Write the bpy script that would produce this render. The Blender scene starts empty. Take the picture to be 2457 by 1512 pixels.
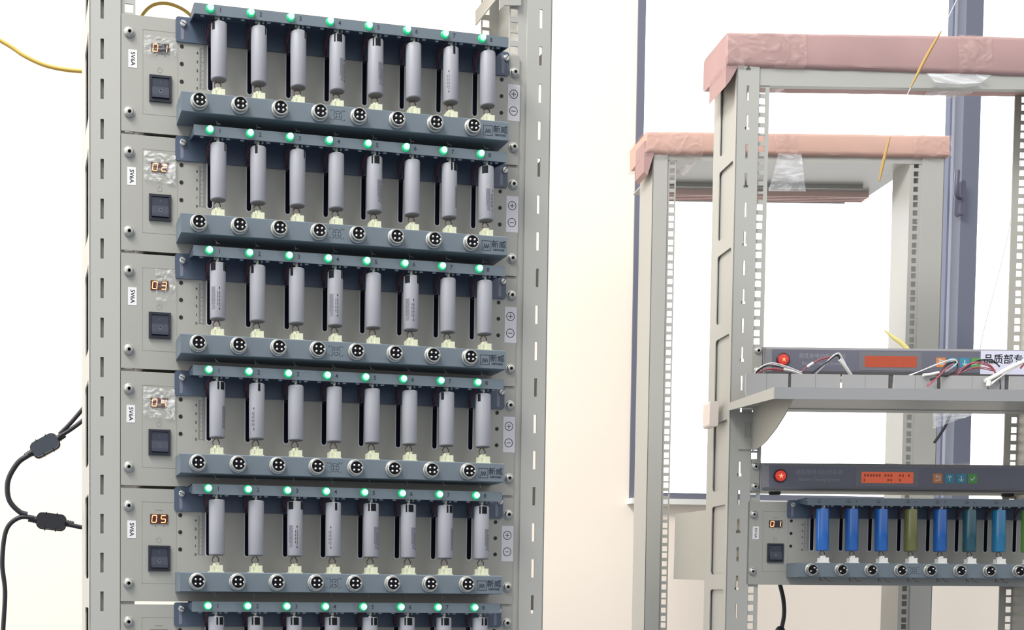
import bpy, bmesh, math, random
from mathutils import Matrix, Vector
random.seed(7)
SC = bpy.context.scene
C = SC.collection
# ---------------------------------------------------------------- camera
cam_d = bpy.data.cameras.new('camera'); cam = bpy.data.objects.new('camera', cam_d); C.objects.link(cam)
CX, CY, F = 680.735, 1575.234, 2967.44
r_ = Vector((0.9915740673909674, -0.12936318115164022, 0.0067850011098713695))
u_ = Vector((-0.0011766460284976274, 0.04338079305098088, 0.9990579173893732))
f_ = Vector((0.12953564907721993, 0.9906479062495392, -0.04286305473887103))
M = Matrix((r_, u_, -f_)).transposed().to_4x4(); M.translation = (-0.00732, -1.439424, 1.155843)
cam.matrix_world = M
cam_d.sensor_fit = 'HORIZONTAL'; cam_d.sensor_width = 36.0; cam_d.lens = F/2457*36
cam_d.shift_x = (1228.5-CX)/2457; cam_d.shift_y = (CY-756)/2457
cam_d.clip_start = 0.05; cam_d.clip_end = 200
SC.camera = cam
# ---------------------------------------------------------------- daylight and exposure
SC.view_settings.view_transform = 'Standard'; SC.view_settings.look = 'None'
SC.view_settings.gamma = 1.0; SC.view_settings.use_curve_mapping = False
SC.view_settings.exposure = 0.0
wd = bpy.data.worlds.new('daylight'); SC.world = wd; wd.use_nodes = True
nt = wd.node_tree; nt.nodes.clear()
wo = nt.nodes.new('ShaderNodeOutputWorld'); bg = nt.nodes.new('ShaderNodeBackground')
tc = nt.nodes.new('ShaderNodeTexCoord'); sx = nt.nodes.new('ShaderNodeSeparateXYZ')
nt.links.new(tc.outputs['Generated'], sx.inputs[0])
def mth(op, a, b=None, clamp=False):
    n = nt.nodes.new('ShaderNodeMath'); n.operation = op; n.use_clamp = clamp
    for i, v in enumerate((a, b)):
        if v is None: continue
        if hasattr(v, 'links'): nt.links.new(v, n.inputs[i])
        else: n.inputs[i].default_value = v
    return n.outputs[0]
SKY_BASE, SKY_OUT, SKY_LEFT, SKY_TOP = 0.56, 3.0, 2.2, 1.1
outv = mth('MULTIPLY', mth('MAXIMUM', sx.outputs[1], 0.0), SKY_OUT)
lft = mth('MULTIPLY', mth('POWER', mth('MAXIMUM', mth('MULTIPLY', sx.outputs[0], -1.0), 0.0), 3.0), SKY_LEFT)
top = mth('MULTIPLY', mth('MAXIMUM', sx.outputs[2], 0.0), SKY_TOP)
up = mth('MULTIPLY_ADD', sx.outputs[2], 12.0, True); up.node.inputs[2].default_value = 1.0; up.node.use_clamp = True     # dim below the horizon
upb = mth('MAXIMUM', mth('MULTIPLY', up, SKY_BASE), .15)
tot = mth('ADD', mth('ADD', upb, outv), mth('ADD', lft, top))
bg.inputs[0].default_value = (0.985, 0.99, 1.0, 1)
nt.links.new(tot, bg.inputs[1]); nt.links.new(bg.outputs[0], wo.inputs[0])

# ceiling lamp of the room, up and to the left of the camera
la = bpy.data.lights.new('ceiling_lamp', 'AREA'); la.shape = 'RECTANGLE'; la.size = 1.2; la.size_y = .6; la.energy = 85; la.color = (1.0, .99, .975)
lo = bpy.data.objects.new('ceiling_lamp', la); C.objects.link(lo); lo.location = (-.85, -.95, 3.6)
lo.rotation_euler = (Vector((.25, .15, 1.45))-Vector(lo.location)).to_track_quat('-Z', 'Y').to_euler()

# ---------------------------------------------------------------- materials
def s2l(c):
    return tuple(((v/255)/12.92 if v/255 <= .04045 else (((v/255)+.055)/1.055)**2.4) for v in c)
MATS = {}
def mat(name, rgb, rough=.5, metal=0.0, noise=0.0, nscale=40.0, spec=.5, bump=0.0, bscale=300.0, coat=0.0):
    if name in MATS: return MATS[name]
    m = bpy.data.materials.new(name); m.use_nodes = True; n = m.node_tree
    p = n.nodes['Principled BSDF']; col = s2l(rgb)
    p.inputs['Base Color'].default_value = (*col, 1); p.inputs['Roughness'].default_value = rough
    p.inputs['Metallic'].default_value = metal; p.inputs['Specular IOR Level'].default_value = spec
    p.inputs['Coat Weight'].default_value = coat
    t = n.nodes.new('ShaderNodeTexCoord')
    if noise:
        nz = n.nodes.new('ShaderNodeTexNoise'); nz.inputs['Scale'].default_value = nscale; nz.inputs['Detail'].default_value = 4
        rp = n.nodes.new('ShaderNodeValToRGB'); n.links.new(t.outputs['Object'], nz.inputs['Vector'])
        rp.color_ramp.elements[0].position = .3; rp.color_ramp.elements[1].position = .7
        rp.color_ramp.elements[0].color = (*[v*(1-noise) for v in col], 1)
        rp.color_ramp.elements[1].color = (*[min(1, v*(1+noise)) for v in col], 1)
        n.links.new(nz.outputs['Fac'], rp.inputs[0]); n.links.new(rp.outputs[0], p.inputs['Base Color'])
    if bump:
        nb = n.nodes.new('ShaderNodeTexNoise'); nb.inputs['Scale'].default_value = bscale; nb.inputs['Detail'].default_value = 3
        bp = n.nodes.new('ShaderNodeBump'); bp.inputs['Strength'].default_value = bump; bp.inputs['Distance'].default_value = .001
        n.links.new(t.outputs['Object'], nb.inputs['Vector']); n.links.new(nb.outputs['Fac'], bp.inputs['Height'])
        n.links.new(bp.outputs[0], p.inputs['Normal'])
    MATS[name] = m; return m
def emit(name, rgb, strength, base=(0, 0, 0)):
    if name in MATS: return MATS[name]
    m = bpy.data.materials.new(name); m.use_nodes = True; p = m.node_tree.nodes['Principled BSDF']
    p.inputs['Base Color'].default_value = (*s2l(base), 1); p.inputs['Emission Color'].default_value = (*rgb, 1)
    p.inputs['Emission Strength'].default_value = strength; p.inputs['Roughness'].default_value = .3
    MATS[name] = m; return m
def sheet(name, rgb, alpha_lo, alpha_hi, scale, rough=.15, stretch=(1, 1, 1), bump=.5):
    """thin clear plastic: transparent with crinkles that catch light"""
    if name in MATS: return MATS[name]
    m = bpy.data.materials.new(name); m.use_nodes = True; n = m.node_tree; p = n.nodes['Principled BSDF']
    p.inputs['Base Color'].default_value = (*s2l(rgb), 1); p.inputs['Roughness'].default_value = rough
    t = n.nodes.new('ShaderNodeTexCoord'); mp = n.nodes.new('ShaderNodeMapping'); mp.inputs['Scale'].default_value = stretch
    nz = n.nodes.new('ShaderNodeTexNoise'); nz.inputs['Scale'].default_value = scale; nz.inputs['Detail'].default_value = 5; nz.inputs['Distortion'].default_value = 1.5
    n.links.new(t.outputs['Object'], mp.inputs[0]); n.links.new(mp.outputs[0], nz.inputs['Vector'])
    rp = n.nodes.new('ShaderNodeMapRange'); rp.inputs[1].default_value = .45; rp.inputs[2].default_value = .72
    rp.inputs[3].default_value = alpha_lo; rp.inputs[4].default_value = alpha_hi
    n.links.new(nz.outputs['Fac'], rp.inputs[0]); n.links.new(rp.outputs[0], p.inputs['Alpha'])
    bp = n.nodes.new('ShaderNodeBump'); bp.inputs['Strength'].default_value = bump; bp.inputs['Distance'].default_value = .002
    n.links.new(nz.outputs['Fac'], bp.inputs['Height']); n.links.new(bp.outputs[0], p.inputs['Normal'])
    MATS[name] = m; return m
PANEL = mat('warm grey powder coat', (160, 159, 151), .42, noise=.03, nscale=9)
POST = mat('grey painted steel', (174, 173, 166), .40, noise=.02, nscale=5)
CHASSIS = mat('galvanised sheet', (176, 174, 165), .38, metal=.15)
BLUEG = mat('blue grey powder coat', (104, 115, 123), .45, noise=.04, nscale=14, bump=.12, bscale=900)
BLUED = mat('shaded blue grey powder coat', (76, 89, 106), .42, noise=.04, nscale=14)  # darker copy of the bracket coat; shade under the web put into its colour
CHROME = mat('bright nickel', (188, 188, 182), .28, metal=.85)
STEEL = mat('zinc steel', (200, 200, 196), .35, metal=.7)
BLACK = mat('black hole', (8, 8, 12), .6)
NAVY = mat('slot interior', (8, 8, 24), .8, spec=.1)
INK = mat('dark ink', (38, 43, 54), .6)
INKL = mat('faint ink', (128, 128, 118), .6)
INKB = mat('black print', (22, 22, 26), .6)
SWITCH = mat('switch plastic', (34, 38, 50), .35)
ROCK = mat('rocker plastic', (46, 52, 66), .3)
SWM = mat('switch print', (118, 122, 130), .5)
CREAM = mat('ivory plastic', (210, 212, 184), .4)
WHITEP = mat('white nylon', (230, 230, 226), .4)
PAPER = mat('white paper label', (224, 223, 222), .55)
SLEEVE = mat('grey battery sleeve', (147, 147, 153), .5, noise=.02, nscale=60, spec=.35)
PRINT = mat('grey print', (108, 108, 116), .5, noise=.35, nscale=900)
PRINTD = mat('dark print', (48, 48, 56), .5)
NOTCH = mat('black sleeve notch', (13, 14, 17), .6, spec=.2)
BRONZE = mat('brown wire', (92, 70, 58), .5)
RED = mat('dark red wire', (84, 38, 52), .45)
DKW = mat('dark wire', (34, 34, 44), .45)
WHW = mat('white wire', (228, 224, 226), .4)
PINKW = mat('red wire', (170, 86, 96), .45)
RUBBER = mat('black rubber', (30, 31, 38), .45)
RUBG = mat('grey black plastic', (58, 64, 74), .4)
YEL = mat('yellow cable jacket', (198, 164, 78), .4)
INSERT = mat('black insulator', (9, 9, 16), .5, spec=.2)
DARKB = mat('red brown display window', (74, 30, 22), .25)
DARKG = mat('dark display window', (40, 44, 52), .25)
SEG = emit('lit segment', (1.0, .40, .18), 2.3)
SEGD = emit('dim lit segment', (1.0, .42, .15), 1.0)
CTRL = mat('controller fascia', (102, 103, 116), .35, noise=.03, nscale=12)
CTRLT = mat('fascia lettering', (142, 142, 152), .5)
BEZ = mat('lcd bezel', (112, 112, 118), .3)
LCD = emit('orange lcd', (1.0, .17, .07), .46, (40, 10, 5))
LCDT = mat('lcd characters', (176, 74, 46), .5)
KNOB = emit('lit red cap', (1.0, .09, .05), .5, (120, 10, 10))
KNOBH = emit('hot red centre', (1.0, .30, .18), 2.2)
KRING = mat('dark red ring', (70, 24, 34), .4)
B_OR = mat('orange key', (206, 128, 74), .5); B_BL = mat('blue key', (58, 136, 160), .5); B_GR = mat('green key', (84, 150, 76), .5)
KEYM = mat('key symbol', (206, 214, 214), .5)
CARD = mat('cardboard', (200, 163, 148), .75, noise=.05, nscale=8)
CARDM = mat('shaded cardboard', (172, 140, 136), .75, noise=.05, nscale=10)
WALLM = mat('cream paint', (253, 240, 224), .85, noise=.012, nscale=3, bump=.1, bscale=30)
FRAME = mat('grey aluminium frame', (112, 115, 130), .45, metal=.1)
SILLM = mat('white sill', (240, 238, 232), .6)
FLOORM = mat('grey floor', (108, 116, 130), .5, noise=.06, nscale=3)
FIX = mat('fixture grey', (158, 158, 160), .45)
TAPE = sheet('clear packing tape', (226, 196, 186), .10, .5, 22, .15, (1.6, 1, 2.2), .8)
FILM = sheet('clear film', (236, 236, 232), .06, .85, 75, .12, (1, 1, 1.6), .6)
FILML = sheet('clear film light', (236, 236, 232), .03, .5, 60, .12, (1, 1, 1.6), .5)
WRAPM = sheet('clear wrap', (246, 248, 250), .25, .85, 20, .2, (1, 1, 4), .5)
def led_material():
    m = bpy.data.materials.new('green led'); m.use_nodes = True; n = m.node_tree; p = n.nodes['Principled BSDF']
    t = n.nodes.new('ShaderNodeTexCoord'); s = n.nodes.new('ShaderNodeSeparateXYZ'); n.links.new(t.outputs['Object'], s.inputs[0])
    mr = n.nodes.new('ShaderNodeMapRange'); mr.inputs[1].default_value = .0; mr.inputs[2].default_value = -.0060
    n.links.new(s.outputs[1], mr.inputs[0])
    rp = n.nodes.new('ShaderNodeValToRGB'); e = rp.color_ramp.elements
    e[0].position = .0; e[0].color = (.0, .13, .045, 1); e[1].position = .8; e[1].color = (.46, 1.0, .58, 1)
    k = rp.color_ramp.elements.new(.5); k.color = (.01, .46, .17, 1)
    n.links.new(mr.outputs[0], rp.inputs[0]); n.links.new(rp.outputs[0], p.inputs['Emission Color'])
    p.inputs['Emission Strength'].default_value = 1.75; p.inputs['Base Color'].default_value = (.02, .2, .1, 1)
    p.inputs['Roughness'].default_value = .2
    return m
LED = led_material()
LEDOFF = mat('unlit led', (108, 112, 118), .3)
def glass_material():
    m = bpy.data.materials.new('window glass'); m.use_nodes = True; n = m.node_tree; n.nodes.clear()
    o = n.nodes.new('ShaderNodeOutputMaterial'); mx = n.nodes.new('ShaderNodeMixShader'); tr = n.nodes.new('ShaderNodeBsdfTransparent')
    gl = n.nodes.new('ShaderNodeBsdfGlossy'); gl.inputs['Roughness'].default_value = .03; fr = n.nodes.new('ShaderNodeFresnel'); fr.inputs[0].default_value = 1.45
    n.links.new(fr.outputs[0], mx.inputs[0]); n.links.new(tr.outputs[0], mx.inputs[1]); n.links.new(gl.outputs[0], mx.inputs[2]); n.links.new(mx.outputs[0], o.inputs[0])
    return m
GLASS = glass_material()

# ---------------------------------------------------------------- mesh helpers (millimetres)
class MB:
    def __init__(s): s.v = []; s.f = []; s.sm = []
    def add(s, vs, fs, smooth=False):
        o = len(s.v); s.v += [tuple(v) for v in vs]; s.f += [tuple(o+i for i in f) for f in fs]; s.sm += [smooth]*len(fs); return s
    def box(s, x0, x1, y0, y1, z0, z1):
        x0, x1 = sorted((x0, x1)); y0, y1 = sorted((y0, y1)); z0, z1 = sorted((z0, z1))
        return s.add([(x, y, z) for x in (x0, x1) for y in (y0, y1) for z in (z0, z1)],
                     [(0, 1, 3, 2), (4, 6, 7, 5), (0, 4, 5, 1), (2, 3, 7, 6), (0, 2, 6, 4), (1, 5, 7, 3)])
    def rbox(s, x0, x1, y0, y1, z0, z1, r=1.0, axis='y', n=3):
        """box with rounded corners in the plane across the axis"""
        c = {'y': (x0, x1, z0, z1), 'x': (y0, y1, z0, z1), 'z': (x0, x1, y0, y1)}[axis]
        a0, a1 = {'y': (y0, y1), 'x': (x0, x1), 'z': (z0, z1)}[axis]
        return s.prism(rrect(*c, r, n), a0, a1, axis)
    def prism(s, poly, a0, a1, axis='y', smooth=False):
        n = len(poly)
        def P(p, a): return {'y': (p[0], a, p[1]), 'x': (a, p[0], p[1]), 'z': (p[0], p[1], a)}[axis]
        vs = [P(p, a0) for p in poly]+[P(p, a1) for p in poly]
        ar = sum(poly[i][0]*poly[(i+1) % n][1]-poly[(i+1) % n][0]*poly[i][1] for i in range(n))
        fl = (ar > 0) ^ (a1 < a0) ^ (axis == 'y')
        fs = [tuple(range(n)), tuple(range(2*n-1, n-1, -1))]+[(i, i+n, (i+1) % n+n, (i+1) % n) for i in range(n)]
        if fl: fs = [tuple(reversed(f)) for f in fs]
        return s.add(vs, fs, smooth)
    def lathe(s, prof, cx, cy, cz, axis='y', n=24, smooth=True):
        """prof: (radius, offset along axis)"""
        vs = []; fs = []
        for r, a in prof:
            for k in range(n):
                t = 2*math.pi*k/n; p, q = r*math.cos(t), r*math.sin(t)
                vs.append({'y': (cx+p, cy+a, cz+q), 'z': (cx+p, cy+q, cz+a), 'x': (cx+a, cy+p, cz+q)}[axis])
        for i in range(len(prof)-1):
            for k in range(n):
                fs.append((i*n+k, i*n+(k+1) % n, (i+1)*n+(k+1) % n, (i+1)*n+k))
        fs.append(tuple(range(n-1, -1, -1))); fs.append(tuple((len(prof)-1)*n+k for k in range(n)))
        return s.add(vs, fs, smooth)
    def cyl(s, cx, cy, cz, r, a0, a1, axis='y', n=16): return s.lathe([(r, a0), (r, a1)], cx, cy, cz, axis, n)
    def tube(s, pts, r, n=8, smooth=True, sub=6):
        P = [Vector(p) for p in pts]
        if len(P) > 2 and sub > 1:
            Q = []
            for i in range(len(P)-1):
                a, b, c, d = P[max(i-1, 0)], P[i], P[i+1], P[min(i+2, len(P)-1)]
                for k in range(sub):
                    t = k/sub
                    Q.append(.5*((2*b)+(c-a)*t+(2*a-5*b+4*c-d)*t*t+(3*b-a-3*c+d)*t**3))
            Q.append(P[-1]); P = Q
        vs = []; fs = []; up = None
        for i, p in enumerate(P):
            t = (P[min(i+1, len(P)-1)]-P[max(i-1, 0)]).normalized()
            if up is None: up = t.orthogonal().normalized()
            up = (up-t*up.dot(t)).normalized(); w = t.cross(up)
            rr = r(i/(len(P)-1)) if callable(r) else r
            for k in range(n):
                a = 2*math.pi*k/n; vs.append(p+up*math.cos(a)*rr+w*math.sin(a)*rr)
        for i in range(len(P)-1):
            for k in range(n): fs.append((i*n+k, i*n+(k+1) % n, (i+1)*n+(k+1) % n, (i+1)*n+k))
        fs.append(tuple(range(n-1, -1, -1))); fs.append(tuple((len(P)-1)*n+k for k in range(n)))
        return s.add(vs, fs, smooth)
    def patch(s, cx, cy, r, t0, t1, z0, z1, n=6, th=.25):
        """curved strip on a vertical cylinder; angle 0 faces -Y, degrees, positive to +X"""
        vs = []; fs = []
        for k in range(n+1):
            t = math.radians(t0+(t1-t0)*k/n); sx_, sy = math.sin(t), -math.cos(t)
            for rr in (r, r+th):
                for z in (z0, z1): vs.append((cx+rr*sx_, cy+rr*sy, z))
        for k in range(n):
            a = 4*k; b = a+4
            fs += [(a+2, b+2, b+3, a+3), (a, a+1, b+1, b), (a, b, b+2, a+2), (a+1, a+3, b+3, b+1)]
        fs += [(0, 2, 3, 1), (4*n, 4*n+1, 4*n+3, 4*n+2)]
        return s.add(vs, fs, True)
    def plate(s, x0, x1, z0, z1, y0, y1, holes, plane='y'):
        """sheet with one column of rectangular holes (hx0,hx1,hz0,hz1), bottom to top"""
        def B(a0, a1, c0, c1):
            if plane == 'y': s.box(a0, a1, y0, y1, c0, c1)
            else: s.box(y0, y1, a0, a1, c0, c1)
        holes = [h for h in sorted(holes, key=lambda h: h[2]) if h[3] < z1 and h[2] > z0]
        if not holes: B(x0, x1, z0, z1); return s
        hx0 = min(h[0] for h in holes); hx1 = max(h[1] for h in holes)
        B(x0, hx0, z0, z1); B(hx1, x1, z0, z1); zc = z0
        for h in holes:
            B(hx0, hx1, zc, h[2])
            if h[0] > hx0: B(hx0, h[0], h[2], h[3])
            if h[1] < hx1: B(h[1], hx1, h[2], h[3])
            zc = h[3]
        B(hx0, hx1, zc, z1); return s
    def build(s, name, m, parent=None, loc=None, flat=False):
        me = bpy.data.meshes.new(name); me.from_pydata([(v[0]*.001, v[1]*.001, v[2]*.001) for v in s.v], [], s.f)
        me.materials.append(m)
        b = bmesh.new(); b.from_mesh(me); bmesh.ops.recalc_face_normals(b, faces=b.faces); b.to_mesh(me); b.free()
        me.polygons.foreach_set('use_smooth', [x and not flat for x in s.sm])
        if any(s.sm): me.set_sharp_from_angle(angle=math.radians(38))
        o = bpy.data.objects.new(name, me); C.objects.link(o)
        if parent is not None: o.parent = parent
        if loc: o.location = [c*.001 for c in loc]
        return o
def rrect(x0, x1, z0, z1, r, n=4):
    x0, x1 = sorted((x0, x1)); z0, z1 = sorted((z0, z1)); r = min(r, (x1-x0)/2-1e-4, (z1-z0)/2-1e-4); p = []
    for cx, cz, a in ((x1-r, z1-r, 0), (x0+r, z1-r, 90), (x0+r, z0+r, 180), (x1-r, z0+r, 270)):
        for k in range(n+1):
            t = math.radians(a+90*k/n); p.append((cx+r*math.cos(t), cz+r*math.sin(t)))
    return p
def text_mb(mb, txt, x, y, z, h, rot=0.0, bold=0.0, align='CENTER', depth=.12):
    """lettering facing -Y; h is roughly the capital height in mm"""
    cu = bpy.data.curves.new('t', 'FONT'); cu.body = txt; cu.size = h*1.38; cu.align_x = align; cu.align_y = 'CENTER'
    cu.extrude = depth/2; cu.offset = bold; cu.resolution_u = 3
    ob = bpy.data.objects.new('t', cu); C.objects.link(ob)
    bpy.context.view_layer.update(); me = bpy.data.meshes.new_from_object(ob.evaluated_get(bpy.context.evaluated_depsgraph_get()))
    c, s_ = math.cos(rot), math.sin(rot)
    vs = [(x+v.co.x*c-v.co.y*s_, y-v.co.z, z+v.co.x*s_+v.co.y*c) for v in me.vertices]
    mb.add(vs, [tuple(p.vertices) for p in me.polygons])
    bpy.data.objects.remove(ob); bpy.data.curves.remove(cu); bpy.data.meshes.remove(me); return mb
def tag(o, label=None, cat=None, group=None, kind=None):
    if label: o['label'] = label
    if cat: o['category'] = cat
    if group: o['group'] = group
    if kind: o['kind'] = kind
    return o
def empty(name, mtx, label=None, cat=None, group=None):
    o = bpy.data.objects.new(name, None); C.objects.link(o); o.matrix_world = mtx; o.empty_display_size = .02
    return tag(o, label, cat, group)
def copy_tree(o, parent=None):
    c = o.copy(); C.objects.link(c)
    if parent is not None: c.parent = parent; c.matrix_parent_inverse = Matrix(); c.matrix_basis = o.matrix_basis.copy()
    for ch in list(o.children): copy_tree(ch, c)
    return c
def frame_mtx(yaw, loc, off=(0, 0, 0)):
    return Matrix.Translation(loc) @ Matrix.Rotation(yaw, 4, 'Z') @ Matrix.Translation([v*.001 for v in off])
LEFT = lambda *o: frame_mtx(.086, (0, 0, 1.80), o if o else (0, 0, 0))
RIGHT = lambda *o: frame_mtx(-.1097156, (.973982, .395238, 1.302827), o if o else (0, 0, 0))
U = 44.45

# ---------------------------------------------------------------- room shell
YW = 1.2
def wbox(name, m, *b, kind='structure'):
    o = MB().box(*[v*1000 for v in b]).build(name, m); tag(o, kind=kind); return o
WX0, WX1, WZ0, WZ1 = 1.109, 3.4, 1.394, 3.0
wall = MB()
for b in ((-2.6, WX0, 0, 3.8), (WX0, 3.8, 0, WZ0), (WX1, 3.8, WZ0, 3.8), (WX0, WX1, WZ1, 3.8)):
    wall.box(b[0]*1000, b[1]*1000, YW*1000, YW*1000+180, b[2]*1000, b[3]*1000)
tag(wall.build('wall_back', WALLM), kind='structure')
fl = wbox('floor', FLOORM, -6, 7, -9, YW+.18, -.05, 0)
win = MB()
for b in ((WX0, WX0+.017, WZ0, WZ1), (WX0+.017, WX1-.04, WZ0, WZ0+.014), (WX1-.04, WX1, WZ0, WZ1), (WX0+.017, WX1-.04, WZ1-.04, WZ1), (1.887, 1.929, WZ0+.014, WZ1-.04)):
    win.box(b[0]*1000, b[1]*1000, YW*1000+(-4 if b[0] < 1.2 else -2), YW*1000+56, b[2]*1000, b[3]*1000)
win_o = tag(win.build('window_1', FRAME), kind='structure')
g = MB().box(WX0*1000+15, 1888, YW*1000+24, YW*1000+28, WZ0*1000+12, WZ1*1000-20).box(1928, WX1*1000-30, YW*1000+24, YW*1000+28, WZ0*1000+12, WZ1*1000-20)
g.build('pane', GLASS, win_o)
MB().box(1858, 1863, YW*1000+4, YW*1000+20, WZ0*1000+14, WZ1*1000-40).build('sash_seal', mat('dark seal', (112, 116, 136), .5), win_o)
hd = MB().rbox(1872, 1884, YW*1000-22, YW*1000-2, 2046, 2122, 5, 'y')
hd.tube([(1870, YW*1000-24, 2082), (1856, YW*1000-30, 2084), (1852, YW*1000-34, 2104), (1853, YW*1000-34, 2138)], 5.5, 10)
tag(hd.build('window_handle', mat('dark handle', (88, 88, 106), .4), win_o), 'dark sash window handle')
sl = MB().box(WX0*1000-4, WX1*1000+20, YW*1000-26, YW*1000-.5, WZ0*1000-13, WZ0*1000-1)
tag(sl.build('trim_1', SILLM), kind='structure')

# ---------------------------------------------------------------- racks
def hole_column(cx, w, z0, z1, zref=0.0):
    """square mounting holes, three per rack unit, one of them at zref"""
    hs = []; k0 = int(math.floor((z0-zref)/U))-1
    for k in range(k0, int((z1-zref)/U)+2):
        for d in (0.0, -15.875, -31.75):
            z = zref+k*U+d
            if z-w/2 > z0+2 and z+w/2 < z1-2: hs.append((cx-w/2, cx+w/2, z-w/2, z+w/2))
    return hs
def slots(cx, w, h, pitch, zref, z0, z1, keyhole=False):
    hs = []; k = int((z0-zref)/pitch)-1
    while zref+k*pitch < z1:
        z = zref+k*pitch
        if z-h/2 > z0+3 and z+h/2 < z1-3:
            if keyhole and k % 2 == 0:
                hs.append((cx-w/2, cx+w/2, z-h/2+4.2, z+h/2)); hs.append((cx-w*.95, cx+w*.95, z-h/2, z-h/2+4.2))
            else: hs.append((cx-w/2, cx+w/2, z-h/2, z+h/2))
        k += 1
    return hs
def post(root, xo, xi, dep, z0, z1, side, back=False, keyhole=False, y0=0.0, flange=True, fw=22, pk=(98, 133.35, -52), front_x=None, pocket_y=(.16, .8), liner=False, inner=True):
    """folded steel upright: xo outer edge, xi inner edge, side -1 left / +1 right"""
    mb = MB(); sx0, sx1 = sorted((xo, xi)); cx = front_x if front_x is not None else (sx0+sx1)/2+side*-2
    mb.plate(sx0, sx1, z0, z1, y0, y0+1.6, slots(cx, 3.8, 22.5, U, -21, z0, z1, keyhole) if cx > -500 else [])
    o0, o1 = (xo, xo+1.6) if side < 0 else (xo-1.6, xo)
    hs = []
    k = -40
    while k < 40:
        zc = pk[2]+k*pk[1]
        if zc-pk[0]/2 > z0+10 and zc+pk[0]/2 < z1-10: hs.append((y0+dep*pocket_y[0], y0+dep*pocket_y[1], zc-pk[0]/2, zc+pk[0]/2))
        k += 1
    mb.plate(y0, y0+dep, z0, z1, o0, o1, hs, plane='x')
    for h in hs:                                         # rounded pocket corners
        r = 6
        for (yc, ys) in ((h[0], 1), (h[1], -1)):
            for (zc, zs) in ((h[2], 1), (h[3], -1)):
                poly = [(yc, zc)]+[(yc+ys*(r-r*math.sin(math.radians(a))), zc+zs*(r-r*math.cos(math.radians(a)))) for a in (0, 30, 60, 90)]
                mb.prism(poly, o0+.1, o1-.1, 'x')
    if liner: mb.box(xo+4, xo+5, y0+2, y0+dep-1, z0, z1)
    i0, i1 = (xi-1.6, xi) if side < 0 else (xi, xi+1.6)
    if back: mb.box(sx0+5, sx1-1.6, y0+5, y0+6, z0, z1)
    if inner: mb.box(i0, i1, y0+1.6, y0+dep, z0, z1)
    p = mb.build('post', POST, root)
    fx = (xi-1, xi+fw*.78) if side < 0 else (xi-fw, xi+1)
    hx = 0.0 if side < 0 else 465.1
    rl = MB().plate(*sorted(fx), z0, z1, y0+3.2, y0+5.0, hole_column(hx, 9.6, z0, z1, 0 if y0 == 0 else -6))
    if flange: rl.plate(*sorted(fx), z0, z1, y0+dep-4, y0+dep-2, hole_column(hx, 9.6, z0, z1, 0 if y0 == 0 else -6))
    rl.build('mounting_rail', POST, root)
    return p
ZL = -1800.0
lr = empty('equipment_rack', LEFT(0, 0, ZL), 'grey steel equipment rack filled with lit battery tester units, at the left', 'rack')
lz = lambda z: z-ZL
def shift_children(root, dz):
    for ch in root.children: ch.location.z += dz*.001
post(lr, -45, -10, 148, ZL, 230, -1, back=True, front_x=-30.5, pk=(97, 131, -437), pocket_y=(.1, .55), liner=True)
post(lr, 513, 481, 100, ZL, 230, 1, front_x=498.8, pk=(97, 131, -437))
MB().box(-45, 513, 0, 148, 230, 262).box(-45, 513, 0, 148, ZL, ZL+40).build('cross_member', POST, lr)
# ear of a shelf bolted above the units, with its gusset
sh = MB().prism([(444, 118), (444, 72), (450, 78), (471.5, 80), (471.5, 118)], -2, 0, 'y').box(452, 453.5, 0, 100, 100, 118)
sh.build('shelf_bracket', CHASSIS, lr)
shift_children(lr, -ZL)
ZR = -1302.827
rr = empty('equipment_rack', RIGHT(0, 0, ZR), 'pale grey open four post rack in front of the window, top bars wrapped in cardboard', 'rack')
post(rr, -41, -6.5, 96, ZR, 735, -1, keyhole=True, front_x=-24, pk=(109, 133.35, -41), pocket_y=(.1, .72), liner=True, inner=False)
post(rr, 506, 471.5, 96, ZR, 735, 1, keyhole=True, front_x=489, pk=(109, 133.35, -41))
post(rr, -38, -10, 78, ZR, 735, -1, y0=420, front_x=-800, pk=(109, 1e6, -5e5), flange=False)
post(rr, 517, 475, 78, ZR, 735, 1, y0=420, front_x=-800, pk=(109, 1e6, -5e5), flange=False)
MB().box(-38, 504, 2, 12, 658, 662).box(-38, 504, 2, 4, 662, 700).build('cross_member', POST, rr)
cb = MB().box(-36, 515, 422, 424, 692, 712).box(-9, 474, 424, 640, 698, 701).box(16, 430, 560, 562, 690, 701).box(16, 430, 636, 640, 686, 701)
cb.build('cross_member', POST, rr)
MB().box(-41, 506, 0, 96, ZR, ZR+40).box(-38, 517, 420, 498, ZR, ZR+40).build('base_frame', POST, rr)
MB().box(454, 455.5, 425, 490, ZR, 735).build('post', POST, rr)
for x in (-38, 478): MB().box(x, x+28, 96, 420, ZR, ZR+30).build('side_rail', POST, rr)
MB().rbox(-62, -48, 30, 60, 138, 178, 4, 'y').build('side_stop', mat('beige stop', (226, 214, 204), .5), rr)
shift_children(rr, -ZR)

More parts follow.
